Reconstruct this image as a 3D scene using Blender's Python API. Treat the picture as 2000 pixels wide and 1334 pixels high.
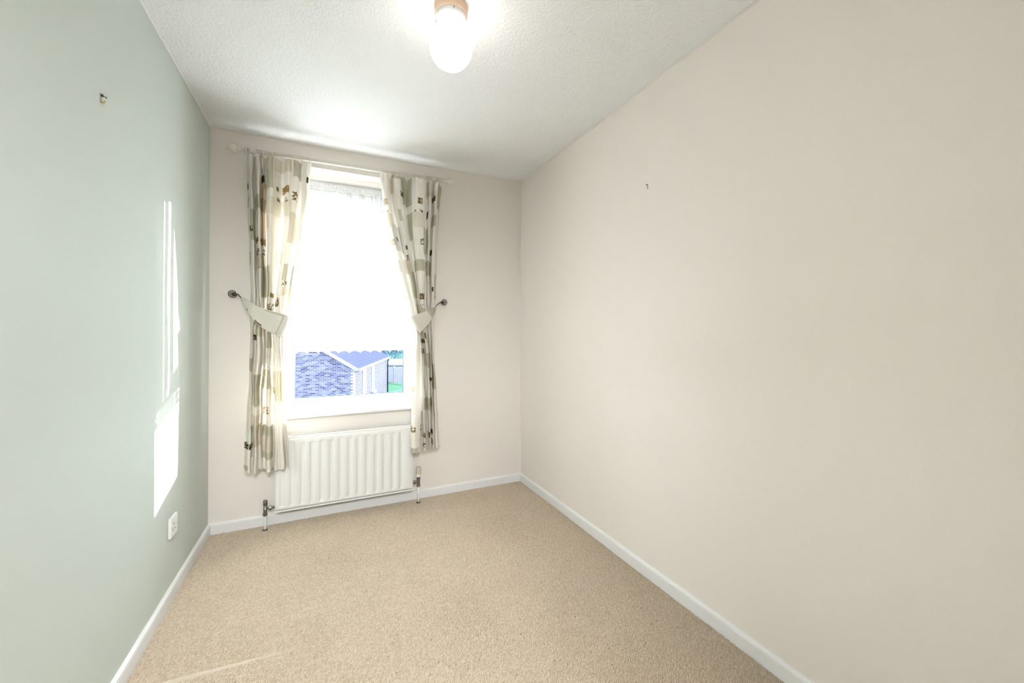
import bpy, bmesh, math, random
import numpy as np
from mathutils import Vector, Matrix
random.seed(4)
rng = np.random.default_rng(7)
PI = math.pi
S = bpy.context.scene
COL = S.collection
for o in list(bpy.data.objects):
    bpy.data.objects.remove(o)

# ---------------------------------------------------------------- camera
F, YAW, PITCH, ROLL, CY, CH = 776.8, 0.43868, 0.00586, 0.00129, 645.34, 1.1624
fw = Vector((math.sin(YAW)*math.cos(PITCH), math.cos(YAW)*math.cos(PITCH), math.sin(PITCH)))
r0 = Vector((math.cos(YAW), -math.sin(YAW), 0)); u0 = r0.cross(fw)
rt = r0*math.cos(ROLL)+u0*math.sin(ROLL); up = -r0*math.sin(ROLL)+u0*math.cos(ROLL)
cam = bpy.data.objects.new('camera', bpy.data.cameras.new('camera')); COL.objects.link(cam)
cam.matrix_world = Matrix(((rt.x, up.x, -fw.x, 0), (rt.y, up.y, -fw.y, 0), (rt.z, up.z, -fw.z, CH), (0, 0, 0, 1)))
cam.data.sensor_width = 36; cam.data.lens = F/2000*36; cam.data.shift_y = -(667-CY)/2000
cam.data.clip_start = 0.02; cam.data.clip_end = 400
S.camera = cam
O = Vector((0, 0, CH))
def ray(u, v): return fw+rt*((u-1000)/F)+up*((CY-v)/F)
def on_y(u, v, Y): d = ray(u, v); return O+d*(Y/d.y)          # point of the plane y=Y seen at u,v
def deep(u, v, t): return O+ray(u, v)*t

# ---------------------------------------------------------------- world, sun, exposure
W = bpy.data.worlds.new('sky'); S.world = W; W.use_nodes = True
bg = W.node_tree.nodes['Background']
bg.inputs[0].default_value = (0.80, 0.90, 1.0, 1); bg.inputs[1].default_value = 13
SUNDIR = Vector((-1.056, -1.0, -0.285))
sun = bpy.data.objects.new('sun', bpy.data.lights.new('sun', 'SUN')); COL.objects.link(sun)
sun.rotation_euler = SUNDIR.to_track_quat('-Z', 'Y').to_euler()
sun.location = (8, 10, 6)
sun.data.energy = 46; sun.data.angle = 0.009; sun.data.color = (1, 0.98, 0.95)
hall = bpy.data.objects.new('added_fill', bpy.data.lights.new('added_fill', 'AREA')); COL.objects.link(hall)  # unseen area light added behind the camera as frontal fill
hall.location = (-0.05, -0.95, 2.15); hall.rotation_euler = (math.radians(38), 0, 0)
hall.data.shape = 'RECTANGLE'; hall.data.size = 0.6; hall.data.size_y = 0.4
hall.data.energy = 52; hall.data.color = (0.93, 0.97, 1.0)
GLOBE = 5.0
V = S.view_settings
V.view_transform = 'Standard'; V.look = 'None'; V.gamma = 1; V.exposure = 0.50
try: V.use_curve_mapping = False
except Exception: pass

# ---------------------------------------------------------------- materials
def mat(name, col, rough=0.6, metal=0.0, spec=0.3, bump=None, var=None, emit=None):
    m = bpy.data.materials.new(name); m.use_nodes = True
    nt = m.node_tree; b = nt.nodes['Principled BSDF']
    b.inputs['Base Color'].default_value = (*col, 1); b.inputs['Roughness'].default_value = rough
    b.inputs['Metallic'].default_value = metal; b.inputs['Specular IOR Level'].default_value = spec
    if bump or var:
        tc = nt.nodes.new('ShaderNodeNewGeometry')
    if bump:
        sc, st, dist = bump
        n = nt.nodes.new('ShaderNodeTexNoise'); n.inputs['Scale'].default_value = sc; n.inputs['Detail'].default_value = 3
        nt.links.new(tc.outputs['Position'], n.inputs['Vector'])
        bp = nt.nodes.new('ShaderNodeBump'); bp.inputs['Strength'].default_value = st; bp.inputs['Distance'].default_value = dist
        nt.links.new(n.outputs['Fac'], bp.inputs['Height']); nt.links.new(bp.outputs[0], b.inputs['Normal'])
    if var:
        sc, amt = var
        n = nt.nodes.new('ShaderNodeTexNoise'); n.inputs['Scale'].default_value = sc; n.inputs['Detail'].default_value = 4
        nt.links.new(tc.outputs['Position'], n.inputs['Vector'])
        mx = nt.nodes.new('ShaderNodeMix'); mx.data_type = 'RGBA'
        mx.inputs['A'].default_value = (*[c*(1-amt) for c in col], 1); mx.inputs['B'].default_value = (*[min(1, c*(1+amt)) for c in col], 1)
        nt.links.new(n.outputs['Fac'], mx.inputs['Factor']); nt.links.new(mx.outputs['Result'], b.inputs['Base Color'])
    if emit:
        b.inputs['Emission Color'].default_value = (*emit[0], 1); b.inputs['Emission Strength'].default_value = emit[1]
    return m
M = {}
M['green'] = mat('mint_paint', (0.62, 0.67, 0.625), 0.75, bump=(220, 0.12, 0.002), var=(1.3, 0.015))
M['cream'] = mat('cream_paint', (0.86, 0.803, 0.75), 0.8, bump=(220, 0.12, 0.002), var=(1.3, 0.012))
M['white'] = mat('white_gloss', (0.86, 0.855, 0.85), 0.35, spec=0.4, bump=(25, 0.05, 0.004))
M['pvc'] = mat('white_plastic', (0.90, 0.90, 0.90), 0.3, spec=0.5, var=(4, 0.01))
M['radiator'] = mat('white_enamel', (0.85, 0.845, 0.83), 0.32, spec=0.4, var=(5, 0.01))
M['pole'] = mat('cream_lacquer', (0.78, 0.73, 0.66), 0.4, var=(30, 0.03))
M['iron'] = mat('dark_iron', (0.10, 0.085, 0.075), 0.45, metal=0.7, var=(60, 0.3))
M['chrome'] = mat('dull_nickel', (0.26, 0.245, 0.22), 0.32, metal=0.9, var=(60, 0.15))
M['brass'] = mat('aged_brass', (0.50, 0.38, 0.20), 0.35, metal=0.9, var=(80, 0.2))
M['black'] = mat('dark_void', (0.02, 0.02, 0.022), 0.8, var=(50, 0.2))
M['grille_shade'] = mat('painted_grille_shade', (0.03, 0.028, 0.026), 0.7, var=(50, 0.2))  # near-black: shade inside the grille slots put into the colour
M['peach'] = mat('peach_wood', (0.80, 0.56, 0.42), 0.5, var=(18, 0.06))
M['trv'] = mat('aged_white_plastic', (0.62, 0.56, 0.46), 0.4, var=(30, 0.05))
M['opal'] = mat('opal_glass', (0.9, 0.9, 0.9), 0.2, emit=((1, 0.97, 0.92), GLOBE), var=(3, 0.01))
M['gasket'] = mat('blue_black_rubber', (0.04, 0.06, 0.10), 0.6, var=(30, 0.2))
M['hall'] = mat('hall_paint', (0.75, 0.72, 0.66), 0.8, var=(2, 0.02))

# artex ceiling: fine stipple plus drips
def ceiling_mat():
    m = mat('stippled_white_ceiling', (0.90, 0.90, 0.90), 0.85)
    nt = m.node_tree; b = nt.nodes['Principled BSDF']
    g = nt.nodes.new('ShaderNodeNewGeometry')
    v = nt.nodes.new('ShaderNodeTexVoronoi'); v.inputs['Scale'].default_value = 95
    n = nt.nodes.new('ShaderNodeTexNoise'); n.inputs['Scale'].default_value = 60; n.inputs['Detail'].default_value = 4
    for q in (v, n): nt.links.new(g.outputs['Position'], q.inputs['Vector'])
    a = nt.nodes.new('ShaderNodeMath'); a.operation = 'MULTIPLY_ADD'; a.inputs[1].default_value = 1.6
    nt.links.new(n.outputs['Fac'], a.inputs[0])
    inv = nt.nodes.new('ShaderNodeMath'); inv.operation = 'SUBTRACT'; inv.inputs[0].default_value = 1
    nt.links.new(v.outputs['Distance'], inv.inputs[1]); nt.links.new(inv.outputs[0], a.inputs[2])
    bp = nt.nodes.new('ShaderNodeBump'); bp.inputs['Strength'].default_value = 0.5; bp.inputs['Distance'].default_value = 0.003
    nt.links.new(a.outputs[0], bp.inputs['Height']); nt.links.new(bp.outputs[0], b.inputs['Normal'])
    return m
M['ceiling'] = ceiling_mat()

def island_mat(name, c1, c2, rough=0.9, noise=None):
    m = mat(name, c1, rough, spec=0.15)
    nt = m.node_tree; b = nt.nodes['Principled BSDF']
    g = nt.nodes.new('ShaderNodeNewGeometry')
    mx = nt.nodes.new('ShaderNodeMix'); mx.data_type = 'RGBA'
    mx.inputs['A'].default_value = (*c1, 1); mx.inputs['B'].default_value = (*c2, 1)
    nt.links.new(g.outputs['Random Per Island'], mx.inputs['Factor'])
    out = mx.outputs['Result']
    if noise:
        n = nt.nodes.new('ShaderNodeTexNoise'); n.inputs['Scale'].default_value = noise[0]; n.inputs['Detail'].default_value = 4
        nt.links.new(g.outputs['Position'], n.inputs['Vector'])
        rp = nt.nodes.new('ShaderNodeMapRange'); rp.inputs['To Min'].default_value = 1-noise[1]; rp.inputs['To Max'].default_value = 1+noise[1]
        nt.links.new(n.outputs['Fac'], rp.inputs['Value'])
        ml = nt.nodes.new('ShaderNodeVectorMath'); ml.operation = 'SCALE'
        nt.links.new(out, ml.inputs[0]); nt.links.new(rp.outputs[0], ml.inputs['Scale']); out = ml.outputs[0]
    nt.links.new(out, b.inputs['Base Color'])
    return m
M['carpet'] = island_mat('beige_loop_pile', (0.56, 0.46, 0.345), (0.74, 0.625, 0.49), 0.95, noise=(5, 0.06))
M['seam'] = mat('pale_seam_pile', (0.66, 0.565, 0.455), 0.95, var=(60, 0.08), bump=(450, 0.8, 0.002))  # paler and smoother than the pile around it
M['collar'] = mat('pipe_recess_shade', (0.07, 0.055, 0.04), 0.9, var=(90, 0.2))  # shade of the recess round each pipe put into the colour
M['backing'] = mat('carpet_backing', (0.30, 0.23, 0.16), 0.95, var=(90, 0.2))
M['brick'] = island_mat('shaded_violet_brick', (0.012, 0.013, 0.04), (0.085, 0.087, 0.145), 0.9, noise=(2.5, 0.3))  # gable face, its bluish shade put into the brick colour
M['mortar'] = mat('pale_mortar', (0.15, 0.15, 0.185), 0.9, var=(6, 0.05))
M['sunlit_brick'] = island_mat('sunlit_brick', (0.036, 0.036, 0.048), (0.050, 0.050, 0.062), 0.9)  # same brick on the sunlit side, lit tone put into the colour
M['roof'] = mat('blue_grey_tiles', (0.024, 0.027, 0.045), 0.8, var=(3, 0.12))
M['fascia'] = mat('white_boards', (0.12, 0.12, 0.135), 0.6, var=(3, 0.03))
M['pipe_blue'] = mat('dark_blue_pipe', (0.008, 0.012, 0.03), 0.5, var=(3, 0.1))
M['grass'] = mat('lawn', (0.035, 0.075, 0.05), 0.95, var=(1.4, 0.35), bump=(30, 0.6, 0.05))
M['fence'] = mat('pale_fence_wood', (0.12, 0.12, 0.14), 0.9, var=(8, 0.12))
M['foliage'] = mat('blue_green_foliage', (0.028, 0.055, 0.09), 0.9, var=(2, 0.4))
M['house'] = mat('far_render', (0.07, 0.07, 0.09), 0.9, var=(0.5, 0.1))
M['house_roof'] = mat('far_roof_tiles', (0.04, 0.045, 0.06), 0.9, var=(2, 0.1))
M['tank'] = mat('white_cover', (0.12, 0.12, 0.13), 0.6, var=(3, 0.03))
M['win_dark'] = mat('far_window_glass', (0.06, 0.062, 0.08), 0.5, spec=0.5, var=(1, 0.1))

for k_ in ('brick', 'mortar', 'sunlit_brick', 'roof', 'fascia', 'grass', 'fence', 'foliage', 'house', 'house_roof', 'tank'):
    M[k_].node_tree.nodes['Principled BSDF'].inputs['Specular IOR Level'].default_value = 0.0   # dull outdoor surfaces

def glass_mat():
    m = bpy.data.materials.new('window_glass'); m.use_nodes = True; nt = m.node_tree; nt.nodes.clear()
    o = nt.nodes.new('ShaderNodeOutputMaterial'); t = nt.nodes.new('ShaderNodeBsdfTransparent'); t.inputs[0].default_value = (0.94, 0.96, 0.96, 1)
    g = nt.nodes.new('ShaderNodeBsdfGlossy'); g.inputs['Roughness'].default_value = 0.02
    f = nt.nodes.new('ShaderNodeFresnel'); f.inputs[0].default_value = 1.3
    x = nt.nodes.new('ShaderNodeMixShader'); nt.links.new(f.outputs[0], x.inputs[0]); nt.links.new(t.outputs[0], x.inputs[1]); nt.links.new(g.outputs[0], x.inputs[2])
    nt.links.new(x.outputs[0], o.inputs[0]); return m
M['glass'] = glass_mat()

def cloth_mat(name, attr=None, col=(0.8, 0.78, 0.74), trans=0.3, alpha=None):
    m = bpy.data.materials.new(name); m.use_nodes = True; nt = m.node_tree; nt.nodes.clear()
    o = nt.nodes.new('ShaderNodeOutputMaterial')
    d = nt.nodes.new('ShaderNodeBsdfDiffuse'); t = nt.nodes.new('ShaderNodeBsdfTranslucent')
    x = nt.nodes.new('ShaderNodeMixShader'); x.inputs[0].default_value = trans
    g = nt.nodes.new('ShaderNodeNewGeometry')
    n = nt.nodes.new('ShaderNodeTexNoise'); n.inputs['Scale'].default_value = 700; nt.links.new(g.outputs['Position'], n.inputs['Vector'])
    bp = nt.nodes.new('ShaderNodeBump'); bp.inputs['Strength'].default_value = 0.25; bp.inputs['Distance'].default_value = 0.001
    nt.links.new(n.outputs['Fac'], bp.inputs['Height'])
    for s in (d, t):
        s.inputs[0].default_value = (*col, 1); nt.links.new(bp.outputs[0], s.inputs['Normal'])
        if attr:
            a = nt.nodes.new('ShaderNodeAttribute'); a.attribute_name = attr; nt.links.new(a.outputs['Color'], s.inputs[0])
    nt.links.new(d.outputs[0], x.inputs[1]); nt.links.new(t.outputs[0], x.inputs[2])
    out = x
    if alpha:
        tp = nt.nodes.new('ShaderNodeBsdfTransparent'); y = nt.nodes.new('ShaderNodeMixShader')
        a = nt.nodes.new('ShaderNodeAttribute'); a.attribute_name = alpha
        nt.links.new(a.outputs['Fac'], y.inputs[0]); nt.links.new(tp.outputs[0], y.inputs[1]); nt.links.new(x.outputs[0], y.inputs[2]); out = y
    nt.links.new(out.outputs[0], o.inputs[0]); return m
M['print'] = cloth_mat('patchwork_print_cotton', 'print', trans=0.22)
M['stitch'] = mat('grey_stitching', (0.42, 0.42, 0.42), 0.9, var=(60, 0.2))
M['net'] = cloth_mat('white_net', col=(0.93, 0.94, 0.96), trans=0.5, alpha='weave')

# ---------------------------------------------------------------- mesh helpers
def link(name, me, m, parent=None, kind=None, label=None, cat=None, group=None, origin=None, smooth=False):
    """world-space mesh -> object; children and things with an origin get their vertices moved relative to it"""
    o = bpy.data.objects.new(name, me); COL.objects.link(o)
    off = None
    if parent is not None:
        off = parent.matrix_world.translation.copy() if parent.parent is None else parent.parent.matrix_world.translation.copy()
        off = Vector(parent['_o']) if '_o' in parent else off
        o.parent = parent
        me.transform(Matrix.Translation(-off)); o['_o'] = tuple(off)
    elif origin is not None:
        me.transform(Matrix.Translation(-Vector(origin))); o.location = origin; o['_o'] = tuple(origin)
    else:
        o['_o'] = (0, 0, 0)
    if m: me.materials.append(m)
    if smooth: me.polygons.foreach_set('use_smooth', [True]*len(me.polygons))
    tag(o, label, cat, group, kind)
    return o
def tag(o, label=None, cat=None, group=None, kind=None):
    if label: o['label'] = label
    if cat: o['category'] = cat
    if group: o['group'] = group
    if kind: o['kind'] = kind
def thing(name, loc, label, cat, group=None, kind=None):
    o = bpy.data.objects.new(name, None); COL.objects.link(o); o.location = loc; o.empty_display_size = 0.05
    o['_o'] = tuple(loc); tag(o, label, cat, group, kind); return o
def new(): return bmesh.new()
def fin(bm, name='m', bev=0, seg=2):
    if bev: bmesh.ops.bevel(bm, geom=[e for e in bm.edges if e.calc_length() > bev*2.2], offset=bev, segments=seg, affect='EDGES', profile=0.6)
    bmesh.ops.recalc_face_normals(bm, faces=bm.faces)
    me = bpy.data.meshes.new(name); bm.to_mesh(me); bm.free(); return me
def box(bm, x0, x1, y0, y1, z0, z1):
    vs = [bm.verts.new((x, y, z)) for x in (x0, x1) for y in (y0, y1) for z in (z0, z1)]
    for f in ((0, 1, 3, 2), (4, 6, 7, 5), (0, 4, 5, 1), (2, 3, 7, 6), (0, 2, 6, 4), (1, 5, 7, 3)):
        bm.faces.new([vs[i] for i in f])
    return vs
def obox(bm, c, ax, ay, az, hx, hy, hz):
    vs = [bm.verts.new(c+ax*(sx*hx)+ay*(sy*hy)+az*(sz*hz)) for sx in (-1, 1) for sy in (-1, 1) for sz in (-1, 1)]
    for f in ((0, 1, 3, 2), (4, 6, 7, 5), (0, 4, 5, 1), (2, 3, 7, 6), (0, 2, 6, 4), (1, 5, 7, 3)):
        bm.faces.new([vs[i] for i in f])
def lathe(bm, prof, c, axis='Z', n=24):
    c = Vector(c); rings = []
    for r, h in prof:
        ring = []
        for i in range(n):
            a = 2*PI*i/n; p = (r*math.cos(a), r*math.sin(a), h)
            if axis == 'X': p = (h, p[0], p[1])
            if axis == 'Y': p = (p[0], h, p[1])
            ring.append(bm.verts.new(c+Vector(p)))
        rings.append(ring)
    for a, b in zip(rings, rings[1:]):
        for i in range(n): bm.faces.new((a[i], a[(i+1) % n], b[(i+1) % n], b[i]))
    for ring in (rings[0], rings[-1]): bm.faces.new(ring)
def tube(bm, pts, r, n=8, closed=False):
    pts = [Vector(p) for p in pts]; rs = r if isinstance(r, (list, tuple)) else [r]*len(pts); rings = []
    prev = None
    for i, p in enumerate(pts):
        a = pts[i-1] if (i or closed) else p; b = pts[(i+1) % len(pts)] if (i < len(pts)-1 or closed) else p
        t = (b-a).normalized()
        if prev is None: prev = t.orthogonal().normalized()
        nrm = (prev-t*prev.dot(t)).normalized(); prev = nrm; bn = t.cross(nrm)
        rings.append([bm.verts.new(p+(nrm*math.cos(2*PI*k/n)+bn*math.sin(2*PI*k/n))*rs[i]) for k in range(n)])
    pr = list(zip(rings, rings[1:]))+([(rings[-1], rings[0])] if closed else [])
    for a, b in pr:
        for i in range(n): bm.faces.new((a[i], a[(i+1) % n], b[(i+1) % n], b[i]))
    if not closed:
        for ring in (rings[0], rings[-1]): bm.faces.new(ring)
def grid_mesh(name, P, flip=False):
    """P: array (rows, cols, 3)"""
    h, w, _ = P.shape
    idx = np.arange(h*w).reshape(h, w)
    q = np.stack([idx[:-1, :-1], idx[:-1, 1:], idx[1:, 1:], idx[1:, :-1]], -1).reshape(-1, 4)
    if flip: q = q[:, ::-1]
    me = bpy.data.meshes.new(name); me.vertices.add(h*w); me.vertices.foreach_set('co', P.reshape(-1).astype(np.float32))
    me.loops.add(q.size); me.loops.foreach_set('vertex_index', q.reshape(-1).astype(np.int32))
    me.polygons.add(len(q)); me.polygons.foreach_set('loop_start', np.arange(0, q.size, 4, dtype=np.int32))
    me.polygons.foreach_set('use_smooth', np.ones(len(q), bool)); me.update(calc_edges=True); return me

# ---------------------------------------------------------------- the room
XL, XR, D, H = -0.606, 1.3966, 2.8117, 2.35
YN = -0.14                       # inner face of the near wall, behind the camera
WX0, WX1, WZ0, WZ1 = -0.262, 0.61, 0.628, 2.21   # window opening
WO = 3.13                        # outside face
def struct(name, bm, m, label=None, parent=None, bev=0):
    return link(name, fin(bm, name, bev), m, parent, kind='structure', label=label)
b = new(); box(b, XL-0.12, XL, YN-0.1, WO, -0.1, H+0.1); struct('wall_left', b, M['green'], 'pale mint green painted wall on the left')
b = new(); box(b, XR, XR+0.12, YN-0.1, WO, -0.1, H+0.1); struct('wall_right', b, M['cream'], 'long bare cream wall on the right')
b = new()
box(b, XL, WX0, D, WO, -0.1, H+0.1); box(b, WX1, XR, D, WO, -0.1, H+0.1)
box(b, WX0, WX1, D, WO, -0.1, WZ0); box(b, WX0, WX1, D, WO, WZ1, H+0.1)
struct('wall_far', b, M['cream'], 'cream end wall around the window')
b = new()
DX0, DX1, DH = -0.40, 0.38, 2.03
box(b, XL, DX0, YN-0.1, YN, -0.1, H+0.1); box(b, DX1, XR, YN-0.1, YN, -0.1, H+0.1); box(b, DX0, DX1, YN-0.1, YN, DH, H+0.1)
struct('wall_near', b, M['cream'], 'cream wall with the doorway behind the viewer')
b = new()   # hallway beyond the doorway, behind the viewer
box(b, -0.75, -0.65, -1.45, YN-0.1, -0.1, 2.45); box(b, 0.85, 0.95, -1.45, YN-0.1, -0.1, 2.45)
box(b, -0.75, 0.95, -1.55, -1.45, -0.1, 2.45); box(b, -0.75, 0.95, -1.45, YN-0.1, H, H+0.1)
struct('wall_hall', b, M['hall'], 'hallway walls beyond the doorway')
b = new(); box(b, -0.75, 0.95, -1.45, YN-0.1, -0.1, 0.004); box(b, DX0, DX1, YN-0.1, YN, -0.1, 0.004); struct('floor_hall', b, M['backing'], 'hallway floor')
b = new(); box(b, XL, XR, YN, D, H, H+0.1); struct('ceiling', b, M['ceiling'], 'white stippled ceiling')
b = new(); box(b, XL, XR, YN, D, -0.1, 0.0)
floor = struct('floor', b, M['backing'], 'floor under beige loop pile carpet')

# carpet pile: diagonal rows of small loops, as real geometry
def lift(x, y):
    r = 0.003*np.exp(-((y-1.672-0.006*np.sin(x*9))/0.030)**2)*np.clip((-0.10-x)/0.10, 0, 1)
    r = r+0.005*np.exp(-(((x-0.461)/0.022)**2+((y-1.655)/0.012)**2))
    return r+0.0012*np.sin(x*7+1)*np.sin(y*5)
def carpet():
    a, c = 0.0080, 0.0036
    d1 = np.array([0.7071, 0.7071]); d2 = np.array([0.7071, -0.7071])
    I, J = np.meshgrid(np.arange(-500, 700), np.arange(-900, 700), indexing='ij')
    I = I.ravel().astype(float); J = J.ravel().astype(float)
    off = (J*0.37) % 1.0+0.18*np.sin(J*1.7)
    n = len(I)
    wob = 0.0
    cen = ((I+off+wob)*a)[:, None]*d1+(J*c)[:, None]*d2
    cen += rng.normal(0, 0.00032, cen.shape)
    x0, x1, y0, y1 = XL+0.014, XR-0.014, 0.30, D-0.014
    k = (cen[:, 0] > x0) & (cen[:, 0] < x1) & (cen[:, 1] > y0) & (cen[:, 1] < y1) & (rng.random(n) > 0.003)
    cen = cen[k]; n = len(cen)
    L = a*0.5*rng.uniform(0.80, 0.98, n); Wd = c*0.5*rng.uniform(0.74, 0.95, n); hh = 0.0036*rng.uniform(0.6, 1.25, n)
    ang = rng.normal(0, 0.12, n)
    e1 = np.cos(ang)[:, None]*d1+np.sin(ang)[:, None]*d2; e2 = -np.sin(ang)[:, None]*d1+np.cos(ang)[:, None]*d2
    z0 = lift(cen[:, 0], cen[:, 1])
    vs = []
    for (sl, sw, z) in ((1, 1, 0), (0.62, 0.5, 1)):
        for sx, sy in ((-1, -1), (1, -1), (1, 1), (-1, 1)):
            p = cen+(e1*(L*sl*sx)[:, None])+(e2*(Wd*sw*sy)[:, None])
            tilt = 0.12*sx if z else 0
            vs.append(np.concatenate([p, (z0+hh*(z+tilt))[:, None]], 1))
    P = np.stack(vs, 1)
    f = np.array([(4, 5, 6, 7), (0, 1, 5, 4), (1, 2, 6, 5), (2, 3, 7, 6), (3, 0, 4, 7)])
    q = (np.arange(n)[:, None, None]*8+f[None]).reshape(-1, 4)
    me = bpy.data.meshes.new('carpet_pile'); me.vertices.add(n*8); me.vertices.foreach_set('co', P.reshape(-1).astype(np.float32))
    me.loops.add(q.size); me.loops.foreach_set('vertex_index', q.reshape(-1).astype(np.int32))
    me.polygons.add(len(q)); me.polygons.foreach_set('loop_start', np.arange(0, q.size, 4, dtype=np.int32))
    me.polygons.foreach_set('use_smooth', np.ones(len(q), bool)); me.update(calc_edges=True)
    o = link('carpet_pile', me, M['carpet'], floor, kind='stuff')
    o['label'] = 'beige loop pile laid in diagonal rows'
carpet()
b = new(); n_ = 30     # pulled seam: a low smooth roll of pile
tube(b, [(XL+0.016+i/n_*0.50, 1.672+0.006*math.sin((XL+0.016+i/n_*0.50)*9), 0.0006) for i in range(n_+1)], [0.0105*(1-0.75*(i/n_)**3) for i in range(n_+1)], 12)
link('carpet_seam', fin(b), M['seam'], floor, smooth=True)['label'] = 'pale pulled seam ridge in the carpet near the green wall'

# skirting boards with rounded top
def skirting(name, p0, p1, nrm, label):
    hs, t = 0.063, 0.014
    prof = [(0, -0.02), (t, -0.02), (t, hs-0.012), (t-0.002, hs-0.005), (t-0.007, hs-0.001), (0, hs)]
    bm = new(); n = 40; rings = []
    p0 = Vector(p0); p1 = Vector(p1); nrm = Vector(nrm)
    for i in range(n+1):
        p = p0.lerp(p1, i/n)
        w = 0.0006*math.sin(i*2.1)+0.0004*math.sin(i*5.3)
        rings.append([bm.verts.new(p+nrm*(d+(w if d > 0 else 0))+Vector((0, 0, z+(w if z > 0 else 0)))) for d, z in prof])
    for a, c in zip(rings, rings[1:]):
        for k in range(len(prof)): bm.faces.new((a[k], a[(k+1) % len(prof)], c[(k+1) % len(prof)], c[k]))
    bm.faces.new(rings[0]); bm.faces.new(rings[-1])
    return struct(name, bm, M['white'], label)
skirting('baseboard_left', (XL, YN, 0), (XL, D, 0), (1, 0, 0), 'white skirting board along the green wall')
skirting('baseboard_right', (XR, YN, 0), (XR, D, 0), (-1, 0, 0), 'white skirting board along the long cream wall')
skirting('baseboard_far', (XL, D, 0), (XR, D, 0), (0, -1, 0), 'white skirting board below the radiator')
# thin beads of filler where the walls meet the ceiling
def bead(name, p0, p1, inn, m, label):
    bm = new(); p0 = Vector(p0); p1 = Vector(p1); pts = []
    for i in range(41):
        pts.append(p0.lerp(p1, i/40)+Vector((0, 0, 0.0012*math.sin(i*1.7)+0.0008*math.sin(i*4.1))))
    tube(bm, pts, 0.0042, 6)
    struct(name, bm, m, label)
bead('trim_1', (XR-0.001, 0, H-0.003), (XR-0.001, D, H-0.003), 0, M['cream'], 'cream filler bead where the right wall meets the ceiling')
bead('trim_2', (XL+0.001, 0, H-0.001), (XL+0.001, D, H-0.001), 0, M['ceiling'], 'white filler bead where the green wall meets the ceiling')
bead('trim_3', (XR-0.001, D-0.001, 0.06), (XR-0.001, D-0.001, H-0.004), 0, M['cream'], 'cream filler bead in the far right corner')
bead('trim_4', (XL, D-0.001, H-0.002), (XR, D-0.001, H-0.002), 0, M['cream'], 'cream filler bead above the window')

# ---------------------------------------------------------------- window
GX0, GX1, GZ0, GZ1 = -0.187, 0.534, 0.7135, 1.985
win = thing('window_1', (0.174, 3.07, WZ0), 'white plastic window with one tall pane above the radiator', None, kind='structure')
FY0, FY1 = 3.042, 3.108
def ring_frame(x0, x1, z0, z1, a0, a1, c0, c1, y0, y1):
    bm = new()
    box(bm, x0, a0, y0, y1, z0, z1); box(bm, a1, x1, y0, y1, z0, z1)
    box(bm, a0, a1, y0, y1, z0, c0); box(bm, a0, a1, y0, y1, c1, z1); return bm
b = ring_frame(WX0+0.001, WX1-0.001, WZ0+0.02, WZ1-0.001, WX0+0.034, WX1-0.034, 0.678, 2.15, FY0, FY1)
link('window_frame', fin(b, bev=0.002), M['pvc'], win)
b = ring_frame(WX0+0.034, WX1-0.034, 0.678, 2.15, GX0, GX1, GZ0, GZ1+0.06, FY0-0.008, FY1-0.006)
link('sash', fin(b, bev=0.003), M['pvc'], win)
b = new(); box(b, WX0+0.034, WX1-0.034, FY0-0.004, FY1-0.01, GZ1, GZ1+0.06); link('transom', fin(b, bev=0.002), M['pvc'], win)
b = new(); box(b, 0.0, 0.36, FY0-0.026, FY0-0.008, 2.10, 2.125)
for i in range(30): box(b, 0.01+i*0.0115, 0.016+i*0.0115, FY0-0.029, FY0-0.026, 2.104, 2.121)
link('trickle_vent', fin(b), M['pvc'], win)
b = ring_frame(GX0-0.002, GX1+0.002, GZ0-0.002, GZ1+0.002, GX0+0.004, GX1-0.004, GZ0+0.004, GZ1-0.004, FY0+0.028, FY0+0.034)
link('gasket', fin(b), M['gasket'], win, label='dark rubber seal round the pane')
b = new(); box(b, GX0-0.002, GX1+0.002, FY0+0.03, FY0+0.0305, GZ0-0.002, GZ1+0.002); link('glass_pane', fin(b), M['glass'], win)
b = new(); box(b, WX0-0.03, WX1+0.03, 2.784, D+0.001, 0.630, 0.655); box(b, WX0+0.001, WX1-0.001, D+0.001, FY0+0.01, 0.630, 0.655)
link('window_sill', fin(b), M['pvc'], win)
b = new(); tube(b, [(WX0-0.03, 2.786, 0.6425), (WX1+0.03, 2.786, 0.6425)], 0.0125, 12); link('sill_nosing', fin(b), M['pvc'], win, smooth=True)

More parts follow.
